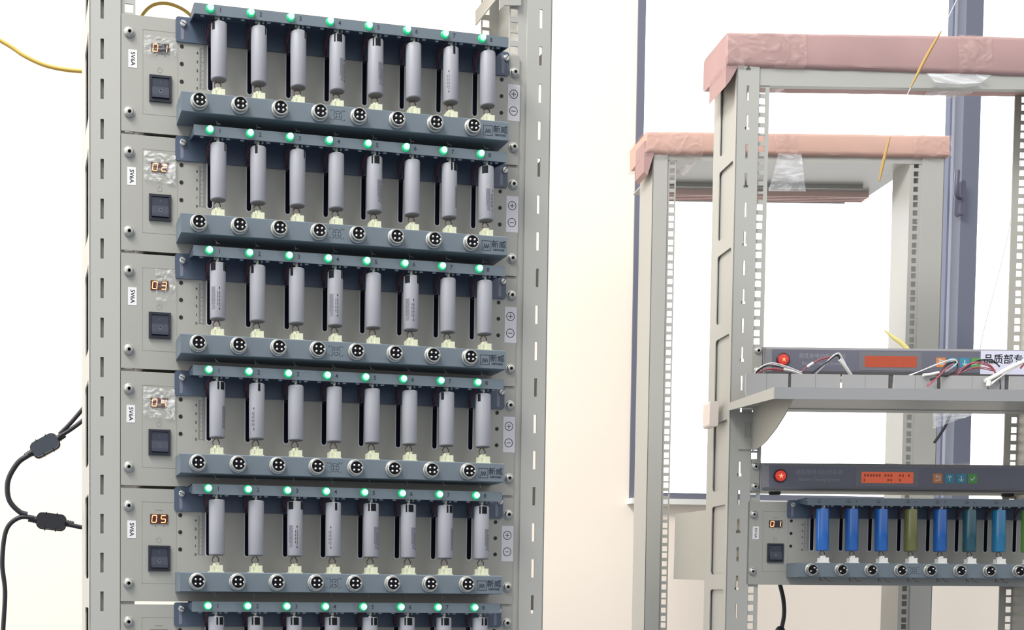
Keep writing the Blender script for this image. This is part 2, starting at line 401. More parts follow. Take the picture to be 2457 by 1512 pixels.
# cardboard padding taped round the top bars
def card_wrap(x0, x1, y0, y1, z0, z1, label, m, tapes, droop=0.0):
    r = empty('cardboard_wrap', RIGHT(0, 0, 0), label, 'cardboard', 'cardboard padding on the rack top')
    n = 24; prof = rrect(y0, y1, z0, z1, 7, 3); vs = []; fs = []; k = len(prof); random.seed(3)
    for i in range(n+1):
        x = x0+(x1-x0)*i/n
        for (py, pz) in prof:
            d = droop*(i/n) if pz < (z0+z1)/2 and py < (y0+y1)/2 else 0
            vs.append((x, py+random.uniform(-.5, .5), pz-d+random.uniform(-.6, .6)))
    for i in range(n):
        for j in range(k): fs.append((i*k+j, i*k+(j+1) % k, (i+1)*k+(j+1) % k, (i+1)*k+j))
    fs.append(tuple(range(k))); fs.append(tuple(n*k+j for j in range(k)))
    MB().add(vs, fs, True).build('padding', m, r)
    for (a, b, hang) in tapes:
        vs = []; fs = []; k2 = len(prof); nn = 8
        for i in range(nn+1):
            x = a+(b-a)*i/nn
            for (py, pz) in prof:
                cy, cz = (y0+y1)/2, (z0+z1)/2; q = 1.015
                zz = cz+(pz-cz)*(q+.02)+random.uniform(-1, 1)
                if pz < cz: zz -= hang*random.uniform(.4, 1)
                vs.append((x+random.uniform(-2, 2)*(i in (0, nn)), cy+(py-cy)*(q+.02)-.8+random.uniform(-.8, .8), zz))
        for i in range(nn):
            for j in range(k2): fs.append((i*k2+j, i*k2+(j+1) % k2, (i+1)*k2+(j+1) % k2, (i+1)*k2+j))
        MB().add(vs, fs, True).build('tape', TAPE, r)
    return r
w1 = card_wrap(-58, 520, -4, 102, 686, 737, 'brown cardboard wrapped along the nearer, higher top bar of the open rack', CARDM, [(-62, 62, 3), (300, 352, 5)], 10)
tail = MB().add([(250, -8, 676), (262, -10, 662), (300, -8, 660), (336, -6, 664), (352, -6, 676), (300, -5, 678), (262, 20, 655), (300, 40, 655), (336, 20, 658)],
               [(0, 1, 2, 5), (5, 2, 3, 4), (1, 6, 7, 2), (2, 7, 8, 3)]).build('loose_tape', WRAPM, w1)
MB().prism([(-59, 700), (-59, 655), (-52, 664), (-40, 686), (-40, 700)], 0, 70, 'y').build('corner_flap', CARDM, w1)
w2 = card_wrap(-52, 521, 412, 520, 703, 743, 'lighter cardboard wrapped along the farther, lower top bar of the open rack', CARD, [(-56, 52, 8), (190, 232, 4), (452, 525, 3)])
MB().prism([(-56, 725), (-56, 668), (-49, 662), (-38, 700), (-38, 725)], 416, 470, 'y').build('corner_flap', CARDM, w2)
strips = MB()
for i in range(4): strips.box(18, 462, 600+i*9, 604+i*9, 687-i*.2, 699)
strips.build('folded_edge', mat('pale cardboard edge', (226, 196, 188), .7), w2)
MB().add([(196, 412, 704), (240, 412, 704), (250, 420, 660), (258, 430, 640), (186, 430, 640), (192, 420, 672)], [(0, 1, 2, 5), (5, 2, 3, 4)]).build('loose_tape', WRAPM, w2)

# ---------------------------------------------------------------- batteries
BAT = {}
def battery_proto(kind):
    r = empty('battery', Matrix(), 'x', 'battery')
    R = 9.1; mb = MB().lathe([(4, -.3), (8.3, -.3), (8.9, .15), (R, .8), (R, 61.6), (8.8, 62.3), (8.2, 62.7), (6.4, 62.5), (4, 62.5)], 0, 0, 0, 'z', 32)
    mb.build('sleeve', SLEEVE, r)
    MB().lathe([(2.6, 62.4), (2.6, 63.8), (2.2, 64.2), (1, 64.2)], 0, 0, 0, 'z', 16).build('top_terminal', STEEL, r)
    MB().cyl(0, 0, 0, 7.6, -.6, -.2, 'z', 24).build('bottom_terminal', mat('dull can bottom', (120, 116, 116), .5, metal=.3), r)
    spec = {'P': ([], []), 'R': ([(40, 50)], []), 'L': ([(-62, -40)], []), 'C': ([(-2, 14)], [(-34, 't')]), 'K': ([(-34, -16)], []),
            'T': ([(-66, -26), (34, 46), (52, 72)], [(-44, 'b'), (2, 't')]),
            'D': ([(-38, -27), (-17, 22)], [(22, 'b'), (48, 't')]), 'E': ([(-8, 4), (16, 48)], [(46, 'b'), (32, 'l')]),
            'W': ([(-52, -8)], [(-4, 'b'), (34, 't')])}[kind]
    if spec[0]:
        nb = MB()
        for a, b in spec[0]: nb.patch(0, 0, R, a, b, 53.4, 62.0)
        nb.build('sleeve_notch', NOTCH, r)
    if spec[1]:
        pb = MB()
        for a, t in spec[1]:
            if t == 'b':
                pb.patch(0, 0, R, a-17, a+15, 15, 35, th=.1); pb.patch(0, 0, R, a-10, a+13, 9.5, 14.4, th=.1)
            elif t == 'l': pb.patch(0, 0, R, a-3, a+3, 10, 18, th=.1)
        if pb.f: pb.build('printed_block', PRINT, r)
        pd = MB()
        for a, t in spec[1]:
            if t == 't':
                pd.patch(0, 0, R, a-4, a+4, 32.2, 34.4, 3, .1); pd.patch(0, 0, R, a-4, a+4, 8.6, 10.8, 3, .1)
                for k in range(9): pd.patch(0, 0, R, a-2+(k % 3)*.6, a+3+(k % 2)*2, 12.6+k*2.05, 13.9+k*2.05, 2, .1)
                for k in range(4): pd.patch(0, 0, R, a-14, a-10, 14+k*4.1, 16.8+k*4.1, 2, .1)
        if pd.f: pd.build('printed_text', PRINTD, r)
    return r
LOOK = {'P': 'plain side forward', 'R': 'notch at its right', 'L': 'black notch at its left',
        'C': 'black notch at its middle', 'K': 'black notch left of its middle',
        'T': 'raised tab and print forward', 'D': 'two black notches forward',
        'E': 'black notches turned right', 'W': 'wide notch left, print forward'}
ROWS = ['LRRDDPCP', 'RKRPDPEW', 'TLLTPTPP', 'ECPPPPLL', 'PPTCDDED', 'EDDDEDDE']
NUMS = ['01', '02', '03', '04', '05', '06']

# ---------------------------------------------------------------- battery tester unit (all coordinates from the top left rack screw)
PITCH = 46.0
def rack_screw(root, x, z):
    mb = MB().lathe([(6.2, 0), (6.2, -1.0), (5.9, -1.2)], x, -.2, z, 'y', 24)
    s = mb.lathe([(5.5, -1.2), (5.3, -2.4), (4.5, -3.4), (3.2, -4.0), (2.1, -4.1), (2.0, -3.0), (.3, -3.0)], x, -.2, z, 'y', 24).build('rack_screw', CHROME, root)
    MB().lathe([(1.95, -3.2), (.3, -3.2)], x, -.2, z, 'y', 6).build('hex_socket', BLACK, s)
    return s
def small_screw(root, x, y, z, ang=.6):
    s = MB().lathe([(3.7, 0), (3.7, -1.6), (3.0, -2.4), (.5, -2.6)], x, y, z, 'y', 20).build('slotted_screw', STEEL, root)
    c, d = math.cos(ang), math.sin(ang)
    poly = [(x+c*3.2-d*.4, z+d*3.2+c*.4), (x-c*3.2-d*.4, z-d*3.2+c*.4), (x-c*3.2+d*.4, z-d*3.2-c*.4), (x+c*3.2+d*.4, z+d*3.2-c*.4)]
    MB().prism(poly, y-2.75, y-2.2, 'y').build('screw_slot', INK, s)
SEGM = {'0': 'abcdef', '1': 'bc', '2': 'abged', '3': 'abgcd', '4': 'fgbc', '5': 'afgcd', '6': 'afgecd'}
def digit_mb(mb, ch, x, z, w=5.2, h=8.0, t=1.0, y=-1.25):
    sl_ = .10
    def bar(x0, z0, x1, z1):
        dx, dz = x1-x0, z1-z0; L = math.hypot(dx, dz); nx, nz = -dz/L*t/2, dx/L*t/2; ex, ez = dx/L*t/2, dz/L*t/2
        P = [(x0, z0), (x0+ex+nx, z0+ez+nz), (x1-ex+nx, z1-ez+nz), (x1, z1), (x1-ex-nx, z1-ez-nz), (x0+ex-nx, z0+ez-nz)]
        mb.prism([(x+p+sl_*q, z+q) for p, q in P], y, y+.3, 'y')
    W, H = w/2, h/2
    S = {'a': (-W, H, W, H), 'd': (-W, -H, W, -H), 'g': (-W, 0, W, 0), 'f': (-W, 0, -W, H), 'b': (W, 0, W, H), 'e': (-W, -H, -W, 0), 'c': (W, -H, W, 0)}
    for s in SEGM[ch]: bar(*S[s])
def unit_proto(lit=True, rating='5V6A', pins=4):
    r = empty('battery_tester', Matrix(), 'x', 'battery tester', 'battery tester units in the left rack')
    pb = MB()
    # front panel with eight vertical slots cut through
    xs = [-9.2]
    for k in range(8): xs += [90.2+k*PITCH, 95.0+k*PITCH]
    xs.append(471.6)
    for i in range(0, len(xs), 2): pb.box(xs[i], xs[i+1], 0, 2.0, -55.5, 6)
    pb.box(-9.2, 471.6, 0, 2.0, 6, 20.3).box(-9.2, 471.6, 0, 2.0, -109.6, -55.5)
    pb.build('front_panel', PANEL, r)
    ch_ = MB().box(17.5, 447, 2.2, 300, -107, 16).build('chassis', CHASSIS, r)
    se = MB().rbox(88.6, 96.6, -.15, 1.0, -57.2, 2, 3.9, 'y', 5).build('slot', mat('slot rim', (186, 186, 186), .4), r)
    MB().rbox(90, 95.2, -.35, .9, -55.6, 2, 2.6, 'y', 5).build('slot_opening', NAVY, se)
    for k in range(1, 8):
        c = copy_tree(se, r); c.location.x += k*PITCH*.001
    for x in (0, 465.1):
        for z in (0, -88.9): rack_screw(r, x, z)
    for x in (59.6, 448.8):
        for z in (-9.4, -29.0, -48.9): MB().cyl(x, 0, z, 2.3, -.3, 1, 'y', 18).build('screw_hole', BLACK, r)
    # faint embossed frame of the control area
    eb = MB(); a0, a1, b0, b1 = 15.0, 55.2, -89.0, 5.4
    for q in ((a0, a1, b1-.5, b1), (a0, a1, b0, b0+.4), (a0, a0+.5, b0, b1), (a1-.4, a1, b0, b1)): eb.box(q[0], q[1], -.12, 0, q[2], q[3])
    eb.build('panel_outline', mat('embossed line', (140, 138, 128), .5), r)
    # power symbol, switch
    t = MB(); cx, cz = 34.6, -38.6
    for k in range(20):
        a = math.radians(115+310*k/20); b = math.radians(115+310*(k+1)/20)
        t.prism([(cx+2.6*math.cos(a), cz+2.6*math.sin(a)), (cx+3.1*math.cos(a), cz+3.1*math.sin(a)), (cx+3.1*math.cos(b), cz+3.1*math.sin(b)), (cx+2.6*math.cos(b), cz+2.6*math.sin(b))], -.1, 0, 'y')
    t.box(cx-.3, cx+.3, -.1, 0, cz+.5, cz+3.6)
    for x in (31, 40.5): t.cyl(x, 0, -22.3, 1.0, -.1, 0, 'y', 10)
    text_mb(t, 'ADDRESS', 34.8, -.05, -4.4, 1.5)
    t.build('printed_symbol', INKL, r)
    sw = MB()
    X0, X1, Z0, Z1 = 22.5, 47.8, -74.5, -45.0
    for q in ((X0, X1, Z1-2.6, Z1), (X0, X1, Z0, Z0+3.0), (X0, X0+2.8, Z0+3, Z1-2.6), (X1-2.8, X1, Z0+3, Z1-2.6)): sw.box(q[0], q[1], -2.6, 0, q[2], q[3])
    sw.box(X0+2, X1-2, -.8, 0, Z0+2, Z1-2)
    swo = sw.build('power_switch', SWITCH, r)
    rk = MB().prism([(-.8, -48.2), (-1.6, -48.2), (-1.9, -58), (-4.2, -67), (-4.6, -70.5), (-.8, -71)], 25.6, 44.8, 'x').build('rocker', ROCK, swo)
    text_mb(MB(), 'I', 35.2, -2.0, -52.5, 2.2).build('on_mark', SWM, swo)
    ob = MB()
    for k in range(14):
        a = 2*math.pi*k/14; b = 2*math.pi*(k+1)/14
        ob.prism([(35.4+1.2*math.cos(a), -63+1.4*math.sin(a)), (35.4+1.7*math.cos(a), -63+1.9*math.sin(a)), (35.4+1.7*math.cos(b), -63+1.9*math.sin(b)), (35.4+1.2*math.cos(b), -63+1.4*math.sin(b))], -3.75, -3.0, 'y')
    ob.build('off_mark', SWM, swo)
    # centimetre scale
    t = MB()
    for k, z in enumerate((-15.3, -25.2, -35.0, -44.9, -54.7)): text_mb(t, '43210'[k], 77.6, -.05, z, 3.0, bold=.14)
    for k in range(0, 46):
        z = -54.7+k; L = 5.2 if k % 10 == 0 else (3.6 if k % 5 == 0 else 2.2)
        t.box(80.2, 80.2+L, -.1, 0, z-.12, z+.12)
    t.build('height_scale', INK, r)
    MB().box(84.6, 88.2, -.08, 0, -55.5, -5).build('grey_strip', mat('plain grey strip', (132, 132, 128), .5), r)  # darker grey strip between the ticks and the first slot
    # upper bracket: plate, web, numbered lip
    pl = MB()
    pl.rbox(52.4, 457.4, -1.9, -.3, -5.0, 23.0, 3, 'y', 3)
    pl.box(68.5, 442, -35, -1.5, 22.6, 24.0)
    pl.prism([(-1.9, 24), (-35, 24), (-36, 12.6), (-30, 13.5), (-1.9, 18)], 68.5, 69.9, 'x').prism([(-1.9, 24), (-35, 24), (-36, 12.6), (-30, 13.5), (-1.9, 18)], 440.6, 442, 'x')
    plo = pl.build('upper_bracket', BLUED, r)
    MB().rbox(68.5, 442, -36.4, -34.8, 12.4, 24.0, .6, 'y', 2).build('number_lip', BLUEG, r)
    for x in (60.0, 449.3): MB().rbox(x-1.9, x+1.9, -2.05, -1.85, -2.8, 20, 1.9, 'y', 4).build('adjusting_slot', mat('slot light', (118, 120, 132), .5), r)
    small_screw(r, 61.2, -2.0, 15.2, -.5); small_screw(r, 453.3, -2.0, 15.6, .9)
    # lower bar
    lb = MB().prism([(-42, -77.0), (-41, -76.0), (-.3, -76.0), (-.3, -98.2), (-41.4, -98.2), (-42, -97.6)], 53.8, 441.8, 'x')
    lb.build('lower_bar', BLUEG, r)
    t = MB(); lx0, lx1, lz0, lz1 = 409.6, 421.4, -93.8, -82.2
    for q in ((lx0, lx1, lz1-.5, lz1), (lx0, lx1, lz0, lz0+.5), (lx0, lx0+.5, lz0, lz1), (lx1-.5, lx1, lz0, lz1)): t.box(q[0], q[1], -42.15, -42, q[2], q[3])
    zz = [(lx0+1.2, -91.2), (lx0+2.6, -91.2), (lx0+3.7, -86), (lx0+4.9, -91), (lx0+6.0, -86.4), (lx0+7.1, -91), (lx0+8.3, -86), (lx0+9.6, -91.2)]
    for (p0, p1) in zip(zz[:-1], zz[1:]):
        d = Vector((p1[0]-p0[0], p1[1]-p0[1])).normalized()*.34
        t.prism([(p0[0]-d.y, p0[1]+d.x), (p1[0]-d.y, p1[1]+d.x), (p1[0]+d.y, p1[1]-d.x), (p0[0]+d.y, p0[1]-d.x)], -42.15, -42, 'y')
    text_mb(t, '\u65b0\u5a01', 431.0, -42.08, -86.3, 6.6, bold=.10)
    text_mb(t, 'NEWARE', 431.0, -42.08, -92.4, 2.5, bold=.12)
    t.build('maker_logo', INK, r)
    t = MB(); cx, cz = 233.5, -87.0
    for k in range(24):
        a = 2*math.pi*k/24; b = 2*math.pi*(k+1)/24
        t.prism([(cx+q*math.cos(w), cz+q*math.sin(w)) for q, w in ((4.6, a), (4.95, a), (4.95, b), (4.6, b))], -42.15, -42, 'y')
    for sx_ in (-1, 1):
        for sz in (-1, 1):
            t.cyl(cx+sx_*1.7, 0, cz+sz*1.7, .8, -42.15, -42, 'y', 10)
            text_mb(t, ('S+', 'P+', 'S-', 'P-')[(sx_ > 0)+2*(sz < 0)], cx+sx_*8, -42.08, cz+sz*5, 1.5)
            t.prism([(cx+sx_*3.4, cz+sz*3.4), (cx+sx_*6.2, cz+sz*6.0), (cx+sx_*6.0, cz+sz*6.3), (cx+sx_*3.2, cz+sz*3.7)], -42.15, -42, 'y')
    t.build('pin_diagram', INK, r)
    # eight channels: one of each built, then copied
    def first_and_copies(o):
        out = [o]
        for k in range(1, 8):
            c = copy_tree(o, r); c.location.x += k*PITCH*.001; out.append(c)
        return out
    led = MB().lathe([(5.2, 0), (5.0, -.6), (3.9, -1.4), (3.6, -4.2), (2.9, -6.2), (1.8, -7.6), (.3, -8.0)], 0, 0, 0, 'y', 20).build('indicator_led', LED if lit else LEDOFF, r, (86.6, -36.4, 19.2))  # wide base ring glows green to paint the LED's halo
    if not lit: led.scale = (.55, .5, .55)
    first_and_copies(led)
    for k in range(8): text_mb(MB(), str(k+1), 98.2+k*PITCH, -36.46, 18.8, 5.0 if lit else 2.6, bold=.07).build('channel_number', INK, r)
    so = MB().lathe([(9.7, 0), (9.7, -2.2), (9.0, -2.7), (8.5, -2.8), (8.5, -5.2), (8.2, -5.2), (8.2, -5.9), (8.5, -6.1), (8.5, -7.6), (8.0, -8.2), (7.1, -8.2), (6.8, -7.6), (6.8, -4.5), (.3, -4.5)], 73.4, -42, -86.8, 'y', 32).build('socket', CHROME, r)
    ins = MB().cyl(73.4, -46.4, -86.8, 6.8, -2.2, 0, 'y', 24).build('insulator', INSERT, so)
    pp = [(-2.7, 2.5), (2.7, 2.5), (-2.7, -2.7), (2.7, -2.7)] if pins == 4 else [(2.6, 2.6), (-2.8, -2.4)]
    pn = MB()
    for a, b in pp: pn.lathe([(1.15, 0), (1.15, -2.6), (.7, -3.2), (.1, -3.3)], 73.4+a, -47.4, -86.8+b, 'y', 10)
    pn.box(79.2, 80.9, -49.4, -47.6, -87.8, -85.8)
    pn.build('contact_pin', WHITEP, so)
    first_and_copies(so)
    jx = 97.0; cc = CREAM if lit else WHITEP
    jb = MB().box(jx-8.2, jx+8.2, -37, -24, -75.9, -74.6).box(jx-6.6, jx+6.8, -35.5, -26, -74.6, -68.3).box(jx-6.6, jx-3.6, -36.3, -34.8, -74.6, -68.0)
    jb.box(jx+.6, jx+6.8, -36.6, -35, -74.6, -67.6).box(jx-3.4, jx-.6, -33, -28, -68.6, -65.0).box(jx-.1, jx+2.9, -33, -28, -68.6, -64.4)
    jo = jb.build('plug', cc, r)
    wb = MB().tube([(jx-2.4, -30.5, -66), (jx-4.6, -30, -62), (jx-3.0, -28.5, -58.8), (jx-1.2, -29, -57.2)], .62, 6)
    wb.tube([(jx+1.6, -30.5, -66), (jx+3.2, -30, -61.6), (jx+2.2, -28.5, -58.8), (jx+.8, -29, -57.2)], .62, 6)
    wb.build('plug_wire', BRONZE, jo)
    first_and_copies(jo)
    pr = MB().box(jx-1.2, jx+1.3, -31.6, -28.8, 10.0, 22).lathe([(1.7, 0), (1.7, -3.6), (1.2, -4.6), (.5, -4.8)], jx, -30.2, 13.4, 'z', 12).build('contact_probe', cc, r)
    MB().box(jx-4.5, jx-2.2, -33.5, -31, 10.2, 13.2).box(jx+3.8, jx+5.6, -33.5, -31, 10.2, 13.2).box(jx+9, jx+13, -34.5, -33, 10.8, 13).box(jx-21, jx-17, -34.5, -33, 10.8, 13).build('probe_clip', mat('grey clip', (126, 134, 142), .4), pr)
    first_and_copies(pr)
    lw = MB().tube([(jx-4.8, 0, -4), (jx-7.4, -7, 0), (jx-9.6, -12, 6), (jx-7, -20, 13), (jx-2, -27, 19)], .75, 6)
    lw.tube([(jx-5.6, 0, -7), (jx-9.6, -8, -2), (jx-8.4, -13, 4), (jx-5.6, -20, 14), (jx-1, -26, 20)], .7, 6)
    lwo = lw.build('red_lead', RED, r); first_and_copies(lwo)
    lw = MB().tube([(jx-4.2, 0, -8), (jx-8.2, -5, -3), (jx-11.4, -10, 8), (jx-12, -22, 17), (jx-10.6, -33, 19.4)], .7, 6)
    first_and_copies(lw.build('dark_lead', DKW, r))
    ti = MB().tube([(jx-.4, -22, -98), (jx+.2, -23, -101.6), (jx-.8, -24, -104)], .45, 6).tube([(jx-1.2, -22, -98), (jx+1.0, -25, -102.0), (jx+3.2, -27, -103.2)], .35, 6)
    if not lit: ti.tube([(jx+1, -34, -98), (jx+6, -36, -103), (jx+11, -37, -104.5)], .55, 6)
    first_and_copies(ti.build('wire_tail', STEEL if lit else BRONZE, r))
    # labels
    lab = MB().box(-1.1, 8.7, -.25, 0, -38.6, -18.6).build('rating_label', PAPER, r, (0, 0, 0))
    text_mb(MB(), rating, 3.8, -.32, -28.6, 4.9 if lit else 4.0, rot=-math.pi/2, bold=.07).build('rating_text', INKB, lab)
    if lit:
        pm = MB().box(457.0, 472.4, -.2, 0, -57.2, -13.8).build('polarity_label', mat('grey paper label', (204, 203, 206), .5), r)
        t = MB()
        for cz, plus in ((-25.3, True), (-45.5, False)):
            cx = 464.4
            for k in range(28):
                a = 2*math.pi*k/28; b = 2*math.pi*(k+1)/28
                t.prism([(cx+q*math.cos(w), cz+q*math.sin(w)) for q, w in ((4.7, a), (5.4, a), (5.4, b), (4.7, b))], -.35, -.2, 'y')
            t.box(cx-2.8, cx+2.8, -.35, -.2, cz-.35, cz+.35)
            if plus: t.box(cx-.35, cx+.35, -.35, -.2, cz-2.8, cz+2.8)
        t.build('polarity_sign', INKB, pm)
    return r, lab
def add_display(r, num, lit=True):
    d = MB().box(24.6, 34.4, -1.0, 0, -19.6, -9.0).build('display', DARKB, r)
    MB().box(34.4, 45.2, -1.0, 0, -19.6, -9.0).build('display_window', DARKG if num[1] == '1' else DARKB, d)
    mb = MB(); digit_mb(mb, num[0], 29.3, -14.3); mb.build('lit_digit', SEG, d)
    mb = MB(); digit_mb(mb, num[1], 39.8, -14.3); mb.build('lit_digit', SEG, d)
    MB().cyl(44.3, 0, -18.6, .45, -1.2, -.9, 'y', 8).build('decimal_point', SEGD, d)
random.seed(11)
proto, plab = unit_proto()
rough = MB()
def film_mesh(x0, x1, z0, z1, y=-2.2, n=9, amp=.7, sk=0.0):
    vs = []; fs = []
    for i in range(n+1):
        for j in range(n+1):
            vs.append((x0+(x1-x0)*i/n+random.uniform(-.4, .4), y+random.uniform(-amp, amp), z0+(z1-z0)*j/n-sk*i/n+random.uniform(-.4, .4)))
    for i in range(n):
        for j in range(n): a = i*(n+1)+j; fs.append((a, a+n+1, a+n+2, a+1))
    return MB().add(vs, fs, False)
for i in range(6):
    u = proto if i == 0 else copy_tree(proto)
    u.matrix_world = LEFT(0, 0, -133.35*i)
    u['label'] = 'grey battery tester unit in the left rack, red display reading %s' % NUMS[i] if i < 5 else \
        'grey battery tester unit cut off by the bottom edge, display partly showing 06'
    units = locals().setdefault('units', []); units.append(u)
for i, u in enumerate(units):
    add_display(u, NUMS[i])
    lb_ = [c for c in u.children if c.name.startswith('rating_label')][0]
    lb_.location = ((0, 0, 0), (-1.2*.001, 0, .0022), (0, 0, .0005), (-.0016, 0, .0005), (-.0005, 0, .0018), (0, 0, 0))[i]
    if i == 0: film_mesh(16, 53, -23, -2).build('clear_film', FILML, u)
    if i == 1: film_mesh(16, 52.5, -30, 3, sk=3).build('clear_film', FILM, u)
    if i == 2: film_mesh(30, 53, -32, 4).build('clear_film', FILML, u)
    if i == 3: film_mesh(16, 52.5, -31, 3, sk=2).build('clear_film', FILM, u)
NTH = ['first', 'second', 'third', 'fourth', 'fifth', 'sixth', 'seventh', 'eighth']
protos = {}
for i in range(6):
    for k in range(8):
        kd = ROWS[i][k]
        if kd not in protos: protos[kd] = battery_proto(kd); b = protos[kd]
        else: b = copy_tree(protos[kd])
        b.matrix_world = LEFT(97.7+k*45.9, -30.6, -55.8-133.35*i) @ Matrix.Rotation(-.030, 4, 'X')
        b['label'] = 'grey battery in channel %d of tester %s, %s' % (k+1, NUMS[i], LOOK[kd])
        b['category'] = 'battery'; b['group'] = 'grey batteries in the left rack'
# right hand unit, longer rated, coloured cells
ru, _ = unit_proto(lit=False, rating='5V12A', pins=2)
ru.matrix_world = RIGHT(0, 0, -3); tag(ru, 'grey battery tester unit with coloured batteries, low in the open rack', 'battery tester'); del ru['group']
add_display(ru, '01')
for ch in list(ru.children):
    if ch.name.startswith('chassis'):
        bpy.data.objects.remove(ch)
MB().box(6, 455, 2.2, 385, -105, 17).build('chassis', CHASSIS, ru).rotation_euler.x = .03
RC = [((40, 106, 186), 'royal blue', 'first from the left'), ((36, 98, 176), 'royal blue', 'second from the left'), ((32, 100, 180), 'blue', 'third from the left'),
      ((112, 112, 62), 'olive green', ''), ((30, 94, 170), 'blue', 'directly right of the olive one'), ((36, 84, 96), 'dark teal', ''), ((36, 116, 158), 'light blue', 'right of the dark teal one'), ((96, 150, 70), 'bright green', 'cut by the right edge of the photo')]
for k, (c, nm, ex) in enumerate(RC):
    r = empty('battery', RIGHT(95.6+k*PITCH, -30.6, -60) @ Matrix.Rotation(-.030, 4, 'X'), '%s battery%s, low in the open rack' % (nm, ' '+ex if ex else ''), 'battery', 'coloured batteries in the open rack')
    m = mat('cell wrap %d' % k, c, .22, noise=.05, nscale=80, coat=.4)
    MB().lathe([(4, -.3), (8.3, -.3), (9.2, .2), (9.6, .8), (9.6, 63.6), (9.2, 64.5), (8.2, 64.8), (6.4, 64.6), (4, 64.6)], 0, 0, 0, 'z', 28).build('sleeve', m, r)
    MB().lathe([(2.6, 64.4), (2.6, 65.8), (1, 66)], 0, 0, 0, 'z', 16).build('top_terminal', STEEL, r)

# ---------------------------------------------------------------- 1U controllers
def controller():
    r = empty('controller', Matrix(), 'x', 'controller', 'battery testing controllers in the open rack')
    MB().box(-7.4, 472, -1, 1, 0, 43.4).build('front_panel', PANEL, r)
    MB().box(7.5, 8.3, -1.2, 0, 0, 43.4).build('ear_seam', INK, r)
    MB().prism([(-1, 2.5), (-7, 2.5), (-9, 5), (-9, 39), (-7, 42.4), (-1, 43)], 10, 462, 'x').build('front_cover', mat('cover grey', (132, 131, 134), .4), r)
    MB().box(16, 450, 1, 60, 1, 42.5).build('chassis', CHASSIS, r)
    MB().rbox(19.5, 458, -9.5, -9, 5.6, 38.2, 1.5, 'y').build('fascia', CTRL, r)
    t = MB(); text_mb(t, '\u9ad8\u6027\u80fd\u7535\u6c60\u68c0\u6d4b\u7cfb\u7edf', 98, -9.55, 28.6, 6.0); text_mb(t, 'Battery Testing System', 98, -9.55, 17.4, 5.0)
    t.build('fascia_text', CTRLT, r)
    b = MB().rbox(155.5, 254.5, -9.8, -9.4, 7.5, 36.5, 1, 'y').build('display_bezel', BEZ, r)
    l = MB().rbox(164.2, 245.8, -10.1, -9.8, 12.8, 30.0, 1, 'y').build('display', LCD, r)
    t = MB(); random.seed(4)
    for k in range(16):
        if random.random() < .7: t.box(168+k*4.6, 171+k*4.6, -10.25, -10.1, 22.6, 26.8)
        if k > 4 and random.random() < .35: t.box(168+k*4.6, 171+k*4.6, -10.25, -10.1, 15.6, 19.2)
    t.box(167.6, 170, -10.25, -10.1, 15, 19.6); t.build('display_characters', LCDT, l)
    k = MB().lathe([(10.2, 0), (10.2, -2.6), (9.4, -3.2), (8.6, -3.0)], 36, -9.2, 22.6, 'y', 28).build('lit_button', KRING, r)
    MB().lathe([(8.6, -2.0), (8.2, -3.8), (6, -4.8), (.5, -5.2)], 36, -9.2, 22.6, 'y', 24).build('button_cap', KNOB, k)
    hb = MB()
    for q in range(5):
        a = 2*math.pi*q/5+.3; hb.prism([(36+.8*math.cos(a+1.3), 22.2+.8*math.sin(a+1.3)), (36+4.4*math.cos(a), 22.2+4.4*math.sin(a)), (36+.8*math.cos(a-1.3), 22.2+.8*math.sin(a-1.3))], -14.7, -14.1, 'y')
    hb.build('button_filament', KNOBH, k)
    for x, m, s in ((284, B_OR, 'u'), (303.3, B_BL, '\u2191'), (321.6, B_BL, '\u2193'), (339.4, B_GR, 'v')):
        kk = MB().rbox(x-7.3, x+7.3, -9.9, -9.4, 13.6, 28.4, 1.2, 'y').build('key', m, r)
        t = MB()
        def ln(p0, p1, w=.7):
            d = Vector((p1[0]-p0[0], p1[1]-p0[1])).normalized()*w
            t.prism([(p0[0]-d.y, p0[1]+d.x), (p1[0]-d.y, p1[1]+d.x), (p1[0]+d.y, p1[1]-d.x), (p0[0]+d.y, p0[1]-d.x)], -10.1, -9.9, 'y')
        if s == 'u': ln((x-3.5, 24), (x+3.5, 24)); ln((x+3.5, 24.5), (x+3.5, 18)); ln((x+3.5, 18), (x-3.5, 18)); ln((x-3.6, 24), (x-1.2, 26.2)); ln((x-3.6, 24), (x-1.2, 21.8))
        elif s == '\u2191': ln((x, 17), (x, 25)); ln((x, 25.4), (x-3, 22.4)); ln((x, 25.4), (x+3, 22.4))
        elif s == '\u2193': ln((x, 17), (x, 25)); ln((x, 16.6), (x-3, 19.6)); ln((x, 16.6), (x+3, 19.6))
        else: ln((x-3.2, 21), (x-.8, 18)); ln((x-.8, 18), (x+3.6, 24))
        t.build('key_symbol', KEYM, kk)
    for x in (45, 420): MB().lathe([(9, 0), (9, -3.4), (7.5, -4.4), (.5, -4.6)], x, 30, 1, 'z', 20).build('foot', RUBG, r)
    for z in (6.5, 37.5): rack_screw(r, .8, z)
    return r
c2 = controller(); c1 = copy_tree(c2)
c2.matrix_world = RIGHT(0, 0, 34); c2['label'] = 'slim dark controller with lit red button, just above the unit with coloured batteries'
c1.matrix_world = RIGHT(0, 0, 213.5); c1['label'] = 'slim dark controller behind the wires on the shelf, white sticker at its right'
st = MB().box(346.5, 462, -9.9, -9.5, 3.5, 40).build('sticker', mat('bluish white sticker', (214, 214, 232), .5), c1)
text_mb(MB(), '\u54c1\u8d28\u90e8\u4e13\u7528', 390, -9.98, 26.0, 11.4, bold=.2).build('sticker_text', INKB, st)
wp = film_mesh(250, 420, 3, 22, y=40, n=10, amp=2)
wpo = MB(); random.seed(9)
vs = []; fs = []; n = 18
